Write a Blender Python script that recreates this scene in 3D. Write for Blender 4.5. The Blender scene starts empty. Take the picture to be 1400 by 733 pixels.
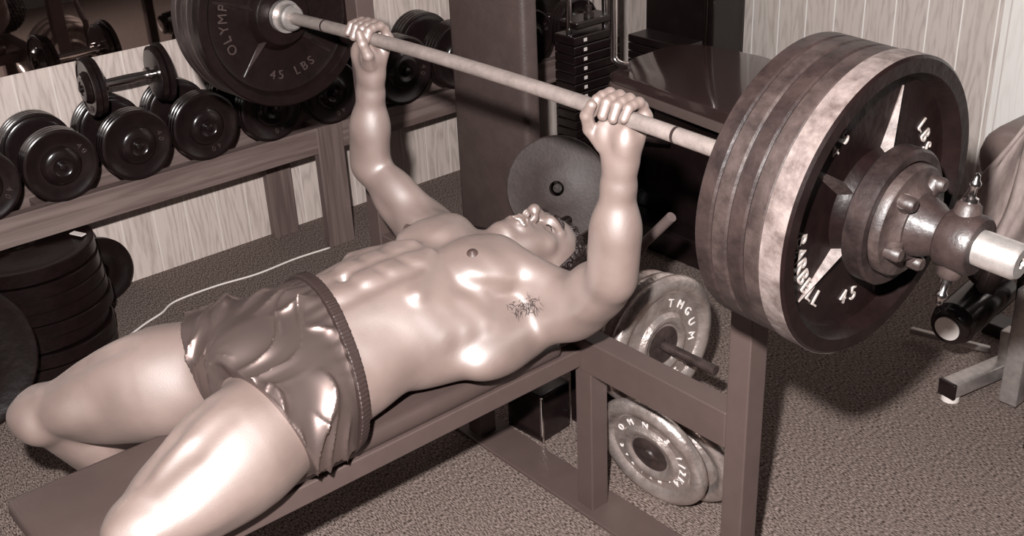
import bpy, bmesh, math, random
import numpy as np
from mathutils import Vector, Matrix, Euler
random.seed(7); np.random.seed(7)
S = bpy.context.scene
COL = S.collection
# ------------------------------------------------------------------ camera
cam_d = bpy.data.cameras.new('camera'); cam = bpy.data.objects.new('camera', cam_d); COL.objects.link(cam)
YAW, PITCH, ROLL, FPX = .88792372, .46219923, -.04821859, 1547.8
_h = Vector((-math.sin(YAW), math.cos(YAW), 0)); _r = Vector((math.cos(YAW), math.sin(YAW), 0)); _z = Vector((0, 0, 1))
_F = math.cos(PITCH)*_h - math.sin(PITCH)*_z; _U = math.sin(PITCH)*_h + math.cos(PITCH)*_z
_R2 = math.cos(ROLL)*_r + math.sin(ROLL)*_U; _U2 = -math.sin(ROLL)*_r + math.cos(ROLL)*_U
m = Matrix((( _R2.x, _U2.x, -_F.x, 1.79), (_R2.y, _U2.y, -_F.y, -1.351), (_R2.z, _U2.z, -_F.z, 1.75), (0, 0, 0, 1)))
cam.matrix_world = m
cam_d.sensor_width = 36; cam_d.sensor_fit = 'HORIZONTAL'; cam_d.lens = FPX/1400*36; cam_d.clip_start = .05
S.camera = cam
# ------------------------------------------------------------------ light and exposure
S.view_settings.view_transform = 'Standard'; S.view_settings.look = 'None'
S.view_settings.exposure = 0.35; S.view_settings.gamma = 1; S.view_settings.use_curve_mapping = False
W = bpy.data.worlds.new('world'); S.world = W; W.use_nodes = True
W.node_tree.nodes['Background'].inputs[0].default_value = (1, .86, .83, 1)
W.node_tree.nodes['Background'].inputs[1].default_value = .02
def light(name, kind, loc, energy, target=None, **kw):
    d = bpy.data.lights.new(name, kind); d.energy = energy
    for k, v in kw.items(): setattr(d, k, v)
    o = bpy.data.objects.new(name, d); o.location = loc; COL.objects.link(o)
    if target is not None:
        o.rotation_euler = (Vector(target)-Vector(loc)).to_track_quat('-Z', 'Y').to_euler()
    return o
light('camera_flash', 'SPOT', (1.66, -1.40, 1.97), 520, (-.35, .55, .5), spot_size=math.radians(120), spot_blend=.6, shadow_soft_size=.03, color=(1, .97, .95))
light('back_wall_fill', 'AREA', (-.9, 1.9, 2.6), 4, (-.9, 2.2, .5), shape='RECTANGLE', size=1.2, size_y=.5, color=(1, .95, .92))  # added overhead fill that brightens the far walls, not a fixture of the room
# ------------------------------------------------------------------ materials
MT = {}
def mat(name, col, rough=.5, metal=0., spec=.5, noise=0., nscale=20., bump=0., bscale=60., coat=0., dark=None, stretch=None):
    if name in MT: return MT[name]
    m = bpy.data.materials.new(name); m.use_nodes = True; nt = m.node_tree; N = nt.nodes; L = nt.links
    b = N['Principled BSDF']; b.inputs['Roughness'].default_value = rough; b.inputs['Metallic'].default_value = metal
    b.inputs['Specular IOR Level'].default_value = spec; b.inputs['Coat Weight'].default_value = coat
    b.inputs['Base Color'].default_value = (*col, 1)
    tc = N.new('ShaderNodeTexCoord'); mp = N.new('ShaderNodeMapping'); L.new(tc.outputs['Object'], mp.inputs[0])
    if stretch: mp.inputs['Scale'].default_value = stretch
    if noise > 0 or dark:
        n = N.new('ShaderNodeTexNoise'); n.inputs['Scale'].default_value = nscale; n.inputs['Detail'].default_value = 6; n.inputs['Roughness'].default_value = .65
        L.new(mp.outputs[0], n.inputs[0])
        r = N.new('ShaderNodeValToRGB'); r.color_ramp.elements[0].position = .35; r.color_ramp.elements[1].position = .65
        d = dark or tuple(c*(1-noise) for c in col)
        r.color_ramp.elements[0].color = (*d, 1); r.color_ramp.elements[1].color = (*col, 1)
        L.new(n.outputs['Fac'], r.inputs[0]); L.new(r.outputs[0], b.inputs['Base Color'])
    if bump > 0:
        n2 = N.new('ShaderNodeTexNoise'); n2.inputs['Scale'].default_value = bscale; n2.inputs['Detail'].default_value = 4
        L.new(mp.outputs[0], n2.inputs[0])
        bp = N.new('ShaderNodeBump'); bp.inputs['Strength'].default_value = bump; bp.inputs['Distance'].default_value = .01
        L.new(n2.outputs['Fac'], bp.inputs['Height']); L.new(bp.outputs[0], b.inputs['Normal'])
    MT[name] = m
    return m
def sp(v, k=1.0):
    """sepia grey of linear value v (the photograph is a sepia print)"""
    return (min(1, v*1.10), v*.90*k, v*.85*k)
M_black = mat('black_iron', (.0085, .004, .0038), .36, spec=.28, noise=.4, nscale=30, bump=.12, bscale=45)
M_blackgloss = mat('black_enamel', (.012, .007, .007), .22, noise=.3, nscale=25, bump=.05, bscale=30)
M_iron = mat('worn_iron', (.032, .020, .0185), .42, dark=(.008, .0045, .0042), nscale=16, bump=.2, bscale=50)
M_iron2 = mat('brown_worn_iron', (.052, .035, .032), .48, dark=(.018, .011, .010), nscale=24, bump=.15, bscale=70)
M_iron3 = mat('pale_worn_iron', (.19, .15, .14), .55, dark=(.07, .049, .045), nscale=30, bump=.15, bscale=80)
M_chip = mat('chipped_lettering', (.32, .27, .25), .45)
M_letter = mat('raised_lettering', (.05, .034, .031), .3)
M_whitelet = mat('white_lettering', (.8, .74, .72), .5)
M_bar = mat('knurled_steel', (.33, .27, .25), .42, metal=.25, noise=.3, nscale=40, bump=.25, bscale=500)
M_chrome = mat('chrome', (.75, .69, .67), .18, metal=1., noise=.12, nscale=40)
M_steel = mat('brushed_steel', (.50, .45, .43), .34, metal=.7, noise=.25, nscale=60, bump=.05, bscale=300)
M_silver = mat('silver_paint', (.60, .52, .49), .33, metal=.75, dark=(.36, .29, .27), nscale=22, bump=.2, bscale=90)
M_silverdark = mat('dull_silver_paint', (.16, .115, .105), .45, metal=.3, noise=.3, nscale=25, bump=.1, bscale=90)
M_frame = mat('brown_painted_steel', (.085, .057, .052), .5, noise=.12, nscale=14, bump=.03, bscale=150)
M_pad = mat('brown_vinyl', (.072, .049, .045), .30, noise=.12, nscale=8, bump=.10, bscale=420)
M_padside = mat('sparkle_vinyl', (.30, .24, .22), .35, dark=(.14, .10, .09), nscale=260, bump=.2, bscale=400)
M_board = mat('dark_vinyl', (.088, .060, .055), .5, noise=.25, nscale=12, bump=.15, bscale=160)
M_seat = mat('glossy_vinyl', (.05, .03, .028), .13, coat=.5, bump=.02, bscale=6)
M_cylpad = mat('grey_vinyl', (.16, .115, .105), .35, noise=.15, nscale=10, bump=.05, bscale=100)
M_rubber = mat('grey_rubber', (.12, .085, .08), .6, bump=.3, bscale=250)
M_cloth = mat('grey_cloth', (.30, .24, .225), .8, dark=(.15, .11, .10), nscale=14, stretch=(1, 1, .4), bump=.3, bscale=30)
M_white = mat('white_plastic', (.72, .65, .62), .5)
M_flatplate = mat('flat_brown_iron', (.056, .038, .035), .55, noise=.3, nscale=30, bump=.1, bscale=120)

def wood_mat(name, c1, c2, scale, axis):
    m = bpy.data.materials.new(name); m.use_nodes = True; nt = m.node_tree; N = nt.nodes; L = nt.links; b = N['Principled BSDF']
    b.inputs['Roughness'].default_value = .55
    tc = N.new('ShaderNodeTexCoord'); mp = N.new('ShaderNodeMapping'); L.new(tc.outputs['Object'], mp.inputs[0])
    mp.inputs['Scale'].default_value = tuple(.06 if i == axis else 1 for i in range(3))
    n = N.new('ShaderNodeTexNoise'); n.inputs['Scale'].default_value = scale; n.inputs['Detail'].default_value = 7; n.inputs['Distortion'].default_value = .8
    L.new(mp.outputs[0], n.inputs[0])
    r = N.new('ShaderNodeValToRGB'); r.color_ramp.elements[0].position = .38; r.color_ramp.elements[1].position = .62
    r.color_ramp.elements[0].color = (*c1, 1); r.color_ramp.elements[1].color = (*c2, 1)
    L.new(n.outputs['Fac'], r.inputs[0]); L.new(r.outputs[0], b.inputs['Base Color'])
    bp = N.new('ShaderNodeBump'); bp.inputs['Strength'].default_value = .15; bp.inputs['Distance'].default_value = .01
    L.new(n.outputs['Fac'], bp.inputs['Height']); L.new(bp.outputs[0], b.inputs['Normal'])
    return m
M_woodY = wood_mat('rack_wood_long', (.115, .078, .071), (.185, .134, .123), 38, 1)
M_woodZ = wood_mat('rack_wood_post', (.10, .068, .062), (.165, .118, .108), 38, 2)

def panel_mat(name, axis, period, off, base, dark, groove, gw=.006):
    """vertical groove panelling: grain plus thin grooves every <period> metres along <axis>"""
    m = bpy.data.materials.new(name); m.use_nodes = True; nt = m.node_tree; N = nt.nodes; L = nt.links; b = N['Principled BSDF']
    b.inputs['Roughness'].default_value = .5
    tc = N.new('ShaderNodeTexCoord'); sx = N.new('ShaderNodeSeparateXYZ'); L.new(tc.outputs['Object'], sx.inputs[0])
    def mth(op, a, bb=None, c=None):
        q = N.new('ShaderNodeMath'); q.operation = op
        for i, v in enumerate((a, bb, c)):
            if v is None: continue
            if isinstance(v, (int, float)): q.inputs[i].default_value = v
            else: L.new(v, q.inputs[i])
        return q.outputs[0]
    u = mth('DIVIDE', mth('SUBTRACT', sx.outputs[axis], off), period)
    fr = mth('FRACT', u); cell = mth('FLOOR', u)
    edge = mth('ABSOLUTE', mth('SUBTRACT', fr, .5))
    g = mth('GREATER_THAN', edge, .5-gw/period/2)
    # grain: cathedral figure = distorted bands
    mp = N.new('ShaderNodeMapping'); L.new(tc.outputs['Object'], mp.inputs[0]); mp.inputs['Scale'].default_value = (1, 1, .12)
    cv = N.new('ShaderNodeCombineXYZ'); L.new(mth('MULTIPLY', cell, 3.7), cv.inputs[2]); L.new(mth('MULTIPLY', cell, 1.3), cv.inputs[0])
    va = N.new('ShaderNodeVectorMath'); va.operation = 'ADD'; L.new(mp.outputs[0], va.inputs[0]); L.new(cv.outputs[0], va.inputs[1])
    n1 = N.new('ShaderNodeTexNoise'); n1.inputs['Scale'].default_value = 9; n1.inputs['Detail'].default_value = 2; L.new(va.outputs[0], n1.inputs[0])
    bands = mth('FRACT', mth('MULTIPLY', n1.outputs['Fac'], 14))
    bands = mth('ABSOLUTE', mth('SUBTRACT', bands, .5))
    n2 = N.new('ShaderNodeTexNoise'); n2.inputs['Scale'].default_value = 130; n2.inputs['Detail'].default_value = 3; L.new(va.outputs[0], n2.inputs[0])
    f = mth('ADD', mth('MULTIPLY', bands, .9), mth('MULTIPLY', n2.outputs['Fac'], .9))
    r = N.new('ShaderNodeValToRGB'); r.color_ramp.elements[0].position = .15; r.color_ramp.elements[1].position = .75
    r.color_ramp.elements[0].color = (*dark, 1); r.color_ramp.elements[1].color = (*base, 1); L.new(f, r.inputs[0])
    mx = N.new('ShaderNodeMix'); mx.data_type = 'RGBA'; L.new(g, mx.inputs[0]); L.new(r.outputs[0], mx.inputs[6]); mx.inputs[7].default_value = (*groove, 1)
    L.new(mx.outputs[2], b.inputs['Base Color'])
    return m
M_panel_l = panel_mat('wood_panelling_side', 1, .117, .096, (.58, .49, .45), (.33, .265, .24), (.66, .58, .54))  # groove paler than the boards: light caught in the grooves, put into the colour
M_panel_b = panel_mat('wood_panelling_back', 0, .134, -.014, (.64, .56, .52), (.42, .35, .32), (.95, .90, .87))  # near-white groove colour paints the light the grooves catch
M_panel_w = panel_mat('white_painted_panelling', 0, .134, .03, (.90, .86, .83), (.80, .75, .72), (.66, .59, .56))

def carpet_mat():
    m = bpy.data.materials.new('carpet'); m.use_nodes = True; nt = m.node_tree; N = nt.nodes; L = nt.links; b = N['Principled BSDF']
    b.inputs['Roughness'].default_value = .95; b.inputs['Specular IOR Level'].default_value = .1
    tc = N.new('ShaderNodeTexCoord'); mp = N.new('ShaderNodeMapping'); L.new(tc.outputs['Object'], mp.inputs[0])
    mp.inputs['Rotation'].default_value = (0, 0, math.radians(0)); mp.inputs['Scale'].default_value = (.35, 1.1, 1)
    n = N.new('ShaderNodeTexNoise'); n.inputs['Scale'].default_value = 300; n.inputs['Detail'].default_value = 5; L.new(mp.outputs[0], n.inputs[0])
    r = N.new('ShaderNodeValToRGB'); r.color_ramp.elements[0].position = .38; r.color_ramp.elements[1].position = .66
    r.color_ramp.elements[0].color = (.035, .022, .019, 1); r.color_ramp.elements[1].color = (.30, .235, .21, 1)
    L.new(n.outputs['Fac'], r.inputs[0]); L.new(r.outputs[0], b.inputs['Base Color'])
    bp = N.new('ShaderNodeBump'); bp.inputs['Strength'].default_value = .5; bp.inputs['Distance'].default_value = .004
    L.new(n.outputs['Fac'], bp.inputs['Height']); L.new(bp.outputs[0], b.inputs['Normal'])
    return m
M_carpet = carpet_mat()
# ------------------------------------------------------------------ helpers
def obj(name, bm, m, parent=None, smooth=False, auto=None):
    me = bpy.data.meshes.new(name); bmesh.ops.recalc_face_normals(bm, faces=bm.faces); bm.to_mesh(me); bm.free()
    me.materials.append(m)
    if smooth:
        for p in me.polygons: p.use_smooth = True
    o = bpy.data.objects.new(name, me); COL.objects.link(o)
    if smooth and auto:
        me.set_sharp_from_angle(angle=math.radians(auto))
    if parent is not None: o.parent = parent
    return o
def tag(o, label, cat, group=None):
    o['label'] = label; o['category'] = cat
    if group: o['group'] = group
    return o
def thing(name, label, cat, loc=(0, 0, 0), group=None, rot=None):
    o = bpy.data.objects.new(name, None); COL.objects.link(o); o.location = loc; o.empty_display_size = .05
    if rot is not None: o.rotation_euler = rot
    return tag(o, label, cat, group)
def box(bm, c, s, rot=None, bev=0.):
    r = bmesh.ops.create_cube(bm, size=1); vs = r['verts']
    M = Matrix.Translation(c) @ (rot.to_matrix().to_4x4() if rot is not None else Matrix()) @ Matrix.Diagonal((*s, 1))
    bmesh.ops.transform(bm, matrix=M, verts=vs)
    if bev:
        es = list({e for v in vs for e in v.link_edges})
        bmesh.ops.bevel(bm, geom=es, offset=bev, segments=3, affect='EDGES', profile=.5)
    return bm
def nb(): return bmesh.new()
def frame_of(d):
    d = Vector(d).normalized(); a = Vector((0, 0, 1)) if abs(d.z) < .9 else Vector((1, 0, 0))
    u = d.cross(a).normalized(); v = d.cross(u).normalized(); return d, u, v
def lathe(bm, prof, c=(0, 0, 0), axis=(1, 0, 0), n=64):
    """prof = [(t along axis, radius)...], closed at the ends when radius 0"""
    d, u, v = frame_of(axis); c = Vector(c); rings = []
    for t, r in prof:
        if r < 1e-6: rings.append([bm.verts.new(c+d*t)])
        else: rings.append([bm.verts.new(c+d*t+(u*math.cos(a)+v*math.sin(a))*r) for a in (2*math.pi*k/n for k in range(n))])
    for A, B in zip(rings, rings[1:]):
        for k in range(n):
            q = (k+1) % n
            if len(A) == 1 and len(B) == 1: continue
            if len(A) == 1: bm.faces.new((A[0], B[k], B[q]))
            elif len(B) == 1: bm.faces.new((A[k], B[0], A[q]))
            else: bm.faces.new((A[k], B[k], B[q], A[q]))
    return bm
def tube(bm, pts, r, n=16, cap=True):
    pts = [Vector(p) for p in pts]; rs = r if isinstance(r, (list, tuple)) else [r]*len(pts)
    rings = []; d0 = (pts[1]-pts[0]).normalized(); _, u, v = frame_of(d0)
    for i, p in enumerate(pts):
        d = ((pts[min(i+1, len(pts)-1)]-pts[max(i-1, 0)])).normalized()
        u = (u-d*u.dot(d)).normalized(); v = d.cross(u)
        rings.append([bm.verts.new(p+(u*math.cos(a)+v*math.sin(a))*rs[i]) for a in (2*math.pi*k/n for k in range(n))])
    for A, B in zip(rings, rings[1:]):
        for k in range(n): bm.faces.new((A[k], B[k], B[(k+1) % n], A[(k+1) % n]))
    if cap: bm.faces.new(rings[0][::-1]); bm.faces.new(rings[-1])
    return bm
def smoothpath(pts, n=8):
    out = []; P = [Vector(p) for p in pts]; P = [P[0]*2-P[1]]+P+[P[-1]*2-P[-2]]
    for i in range(1, len(P)-2):
        for k in range(n):
            t = k/n; a, b, c, d = P[i-1:i+3]
            out.append(.5*((2*b)+(c-a)*t+(2*a-5*b+4*c-d)*t*t+(3*b-a-3*c+d)*t**3))
    out.append(P[-2]); return out
def glyph_mesh(txt, size, extrude):
    cu = bpy.data.curves.new('t', 'FONT'); cu.body = txt; cu.size = size; cu.extrude = extrude; cu.align_x = 'CENTER'; cu.align_y = 'CENTER'; cu.resolution_u = 3
    o = bpy.data.objects.new('t', cu); COL.objects.link(o); dg = bpy.context.evaluated_depsgraph_get()
    me = bpy.data.meshes.new_from_object(o.evaluated_get(dg)); bpy.data.objects.remove(o); bpy.data.curves.remove(cu); return me
def arc_text(bm, txt, c, nrm, up, radius, start, step, size, ext=.0015, flip=False):
    """letters round a disc: start/step in degrees clockwise from <up>, seen against <nrm>"""
    n = Vector(nrm).normalized(); u = Vector(up); u = (u-n*u.dot(n)).normalized(); r = u.cross(n)*1.0   # r = viewer's right
    for i, ch in enumerate(txt):
        if ch == ' ': continue
        a = math.radians(start+step*i); d = u*math.cos(a)+r*math.sin(a); t = -u*math.sin(a)+r*math.cos(a)
        if flip: X, Y = -t, -d
        else: X, Y = t, d
        me = glyph_mesh(ch, size, ext); M = Matrix(((X.x, Y.x, n.x, 0), (X.y, Y.y, n.y, 0), (X.z, Y.z, n.z, 0), (0, 0, 0, 1)))
        me.transform(Matrix.Translation(Vector(c)+d*radius) @ M); bm.from_mesh(me); bpy.data.meshes.remove(me)
    return bm
# ------------------------------------------------------------------ the setting
def struct(name, bm, m):
    o = obj(name, bm, m); o['kind'] = 'structure'; return o
WX, WY = -1.80, 2.48
struct('floor', box(nb(), (.2, .3, -.05), (5.2, 6.6, .1)), M_carpet)
struct('wall_left', box(nb(), (WX-.05, -.1, 1.3), (.1, 5.4, 2.6)), M_panel_l)
struct('wall_back', box(nb(), (-.98, WY+.05, 1.3), (1.70, .1, 2.6)), M_panel_b)
struct('wall_back_white', box(nb(), (1.32, WY+.05, 1.3), (2.90, .1, 2.6)), M_panel_w)
tag(obj('wall_mirror', box(nb(), (WX+.004, -.2, 1.5), (.008, 3.2, 1.40)), mat('mirror_glass', (.62, .54, .51), .02, metal=1.)), 'large frameless wall mirror above the panelling behind the dumbbells', 'mirror')
# ------------------------------------------------------------------ bench with uprights
bench = thing('weight_bench', 'brown steel bench press bench with long brown vinyl pad and tall uprights', 'bench', (0, 0, 0))
obj('pad', box(nb(), (.033, -.465, .468), (.30, 1.12, .044), bev=.018), M_pad, bench, True)
def tubebox(name, a, b, w, h):
    a, b = Vector(a), Vector(b); c = (a+b)/2; d = b-a; s = [abs(d.x), abs(d.y), abs(d.z)]
    ax = s.index(max(s)); dims = [0, 0, 0]; dims[ax] = s[ax]
    o = [i for i in range(3) if i != ax]; dims[o[0]] = w; dims[o[1]] = h
    return obj(name, box(nb(), c, dims, bev=.003), M_frame, bench)
tubebox('side_rail', (.163, -1.0, .424), (.163, .145, .424), .04, .044)
tubebox('side_rail', (-.097, -1.0, .424), (-.097, .145, .424), .04, .044)
tubebox('post', (.188, .17, .008), (.188, .17, .40), .052, .052)
tubebox('post', (-.238, .17, .008), (-.238, .17, .40), .052, .052)
tubebox('cross_tube', (-.60, .17, .434), (.60, .17, .434), .054, .084)
tubebox('base_plate', (-.72, .178, .005), (.72, .178, .005), .11, .010)
tubebox('front_leg', (.033, -.86, .01), (.033, -.86, .40), .05, .05)
tubebox('front_foot', (-.17, -.86, .02), (.24, -.86, .02), .05, .04)
for x in (.625, -.635):
    u = tubebox('upright', (x, .17, .01), (x, .17, 1.12), .052, .052)
    h = nb(); tube(h, smoothpath([(x, .145, 1.02), (x, .128, 1.012), (x, .115, 1.018), (x, .108, 1.045)], 6), .010, 12); ob = obj('bar_hook', h, M_frame, u, True)
# ------------------------------------------------------------------ barbell
BX = .05
def sag(x): return 1.100-.022*min(1.6, ((x-BX)/.86)**2)
bar = thing('barbell', 'long steel olympic bar held overhead and sagging under its plates', 'barbell', (0, 0, 0))
xs = np.linspace(-.735, .835, 40)
obj('shaft', tube(nb(), [(x, 0, sag(x)) for x in xs], .0145, 24), M_bar, bar, True, 40)
for x in (-.523, .582):
    obj('ring_mark', lathe(nb(), [(-.003, .0146), (-.003, .0150), (.003, .0150), (.003, .0146)], (x, 0, sag(x)), n=32), M_iron, bar, True, 40)
zc = sag(.82); slope = -2*.022*(.9-BX)/.86**2
dR = Vector((1, 0, slope)).normalized(); dL = Vector((-1, 0, slope)).normalized()
cR = Vector((.82, 0, sag(.82))); cL = Vector((-.72, 0, sag(-.72)))
obj('sleeve', lathe(nb(), [(-.03, 0), (-.03, .034), (-.001, .036), (-.001, .0255), (.365, .0255), (.370, .022), (.370, .008), (.362, .006), (.362, 0)], cR, dR, 48), M_steel, bar, True, 35)
obj('sleeve', lathe(nb(), [(-.052, 0), (-.052, .026), (-.047, .031), (-.018, .032), (-.018, .040), (-.001, .040), (-.001, .0255), (.36, .0255), (.365, 0)], cL, dL, 48), M_steel, bar, True, 35)
def plate_prof(R, T, hub=.075):
    return [(0, .0265), (0, hub-.006), (.004, hub), (.010, hub+.006), (.013, R-.045), (.009, R-.034), (.002, R-.026), (0, R-.022), (0, R-.003), (.003, R),
            (T-.003, R), (T, R-.003), (T, R-.022), (T-.002, R-.026), (T-.009, R-.034), (T-.013, R-.045), (T-.010, hub+.006), (T-.004, hub), (T, hub-.006), (T, .0265), (0, .0265)]
def deep_prof(R, T):
    """outer plate: wide flat rim lip, deep dish facing out, raised hub"""
    return [(0, .0265), (0, R-.003), (.003, R), (T-.004, R), (T, R-.004), (T, R-.024), (T-.005, R-.028), (T-.024, R-.036), (T-.027, R-.045), (T-.027, .088), (T-.018, .080), (T-.004, .074), (T-.001, .070), (T-.001, .0265), (0, .0265)]
def ribs(bm, c, d, angs, r0, r1, t0, w=.012, hgt=.018):
    d = Vector(d); up = Vector((0, 0, 1)); up = (up-d*up.dot(d)).normalized(); rt = up.cross(d)
    for a in angs:
        e = up*math.cos(a)+rt*math.sin(a); s = d.cross(e)
        base = Vector(c)+d*t0
        A = [base+e*r0-s*w, base+e*r0+s*w, base+e*r1+s*.003, base+e*r1-s*.003]
        T1 = [base+e*r0+d*hgt, base+e*r1+d*.002]
        v = [bm.verts.new(p) for p in A+T1]
        for f in ((0, 3, 5, 4), (1, 4, 5, 2), (0, 4, 1), (2, 5, 3), (0, 1, 2, 3)): bm.faces.new([v[i] for i in f])
    return bm
t = 0; PR = [(M_iron, 'innermost dark scuffed 45 pound plate on the near end of the bar', .030), (M_iron2, 'second plate from the inside on the near end, brownish edge', .029),
             (M_iron, 'middle dark plate with chipped white specks on the near end of the bar', .029), (M_iron2, 'fourth plate on the near end, plain warm brown edge', .030)]
for mt, lb, T in PR:
    tag(obj('weight_plate', lathe(nb(), plate_prof(.2245, T-.0008), cR+dR*t, dR, 128), mt, None, True, 35), lb, 'weight plate'); t += T
cO = cR+dR*t; TO = .040
pl = obj('weight_plate', lathe(nb(), deep_prof(.226, TO), cO, dR, 128), M_black, None, True, 35)
tag(pl, 'outermost large black deep-dish plate with ribs, pale worn rim, near end of bar', 'weight plate')
rimb = lathe(nb(), [(.0006, .2262), (.0006, .2266), (TO-.004, .2266), (TO-.004, .2262)], cO, dR, 128); obj('worn_rim', rimb, M_iron3, pl, True, 30)
for a in (16, 88, 160, 232, 304): obj('rib', ribs(nb(), cO, dR, [math.radians(a)], .07, .178, TO-.0275), M_iron3 if a in (16, 232) else M_iron2, pl)
fc = cO+dR*(TO-.0265)
obj('lettering', arc_text(nb(), 'BARBELL', fc, dR, (0, 0, 1), .155, 268, -8.2, .034, .002, True), M_chip, pl)
obj('lettering', arc_text(nb(), '45', fc, dR, (0, 0, 1), .150, 318, 10, .030, .002), M_chip, pl)
obj('lettering', arc_text(nb(), 'LBS', fc, dR, (0, 0, 1), .150, 52, 9, .030, .002), M_chip, pl)
obj('lettering', arc_text(nb(), '45', fc, dR, (0, 0, 1), .148, 190, -10, .032, .002, True), M_chip, pl)
# small plate, collar
cS = cO+dR*(TO+.0005)
tag(obj('weight_plate', lathe(nb(), [(0, .0265), (0, .098), (.004, .102), (.030, .102), (.034, .098), (.034, .086), (.029, .082), (.029, .0265), (0, .0265)], cS, dR, 96), M_iron, None, True, 35),
    'small thick iron plate stacked against the outermost large plate', 'weight plate')
col = thing('bar_collar', 'heavy cast collar with bolts and a chrome thumbscrew locking the near plates', 'collar', (0, 0, 0))
cC = cS+dR*.030
obj('flange', lathe(nb(), [(0, .0265), (0, .080), (.003, .083), (.014, .083), (.018, .080), (.020, .066), (.022, .058), (.032, .050), (.034, .0265), (0, .0265)], cC, dR, 72), M_iron2, col, True, 40)
up = (Vector((0, 0, 1))-dR*dR.z).normalized(); rt = up.cross(dR)
for k in range(5):
    a = math.radians(30+72*k); e = up*math.cos(a)+rt*math.sin(a)
    b_ = nb(); tube(b_, [cC+dR*.016+e*.020, cC+dR*.026+e*.066], [.016, .012], 14); lathe(b_, [(0, 0), (0, .011), (.020, .011), (.024, .008), (.024, 0)], cC+dR*.018+e*.062, dR, 16)
    obj('lug', b_, M_iron2, col, True, 40)
obj('hub', lathe(nb(), [(.03, .0265), (.03, .046), (.050, .040), (.060, .034), (.070, .032), (.072, .040), (.076, .043), (.118, .043), (.122, .040), (.122, .0265), (.03, .0265)], cC, dR, 64), M_iron, col, True, 40)
for sgn, ang in ((1, 8), (-1, 195)):
    a = math.radians(ang); e = up*math.cos(a)+rt*math.sin(a); p = cC+dR*.092
    obj('screw_boss', tube(nb(), [p+e*.030, p+e*.052, p+e*.056], [.021, .017, .013], 20), M_iron2, col, True, 40)
    s_ = nb(); lathe(s_, [(0, .010), (.008, .010), (.010, .0055), (.022, .0055), (.025, .008), (.030, .008), (.034, .005), (.040, .0045), (.044, 0)], p+e*.054, e, 20)
    obj('thumbscrew', s_, M_chrome, col, True, 40)
# left side plates
t = 0
lp = obj('weight_plate', lathe(nb(), deep_prof(.2265, .034), cL+dL*.034, -dL, 128), M_black, None, True, 35)
tag(lp, 'innermost black ribbed plate facing the lifter on the far end of the bar', 'weight plate')
cI = cL+dL*.034; fI = cI-dL*(.034-.0265)
for a in (-12, 60, 132, 222, 290): obj('rib', ribs(nb(), cI, -dL, [math.radians(a)], .07, .178, .034-.0275, .010), M_iron, lp)
obj('lettering', arc_text(nb(), 'OLYMPIC', fI, -dL, (0, 0, 1), .150, 247, 10, .034, .002), M_letter, lp)
obj('lettering', arc_text(nb(), '45', fI, -dL, (0, 0, 1), .150, 196, -9, .032, .002, True), M_letter, lp)
obj('lettering', arc_text(nb(), 'LBS', fI, -dL, (0, 0, 1), .150, 169, -9, .032, .002, True), M_letter, lp)
t = .0345
for mt, lb, T in ((M_iron, 'second plate from the inside on the far end, dark scuffed edge', .030), (M_iron2, 'third plate on the far end of the bar, brown edge', .030), (M_iron, 'fourth plate on the far end of the bar, worn dark edge', .030), (M_iron2, 'outermost plate on the far end of the bar, brown edge', .030)):
    tag(obj('weight_plate', lathe(nb(), plate_prof(.2245, T-.0008), cL+dL*t, dL, 128), mt, None, True, 35), lb, 'weight plate'); t += T
tag(obj('bar_collar', lathe(nb(), [(0, .0265), (0, .05), (.02, .05), (.024, .04), (.06, .038), (.06, .0265), (0, .0265)], cL+dL*(t+.001), dL, 48), M_iron, None, True, 40), 'plain iron collar on the far end of the bar', 'collar')
# ------------------------------------------------------------------ dumbbell rack
rack = thing('dumbbell_rack', 'long low wooden dumbbell rack along the panelled wall', 'rack', (-1.6, .4, 0))
RL = Vector((1.6, -.4, 0))
def rk(name, c, s, m): return obj(name, box(nb(), Vector(c)+RL, s, bev=.003), m, rack)
rk('beam', (-1.550, .42, .413), (.04, 3.0, .094), M_woodY)
rk('beam', (-1.765, .42, .413), (.04, 3.0, .094), M_woodY)
for y in (-.9, .555, 1.80): rk('post', (-1.552, y, .185), (.040, .11, .37), M_woodZ) if y != .555 else rk('post', (-1.545, y, .230), (.034, .105, .459), M_woodZ)
for y in (-1.0, .45, 1.9): rk('post', (-1.765, y, .185), (.035, .10, .37), M_woodZ)
for y in (-.4, .6, 1.5): rk('cross_piece', (-1.66, y, .40), (.18, .05, .04), M_woodY)
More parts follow.
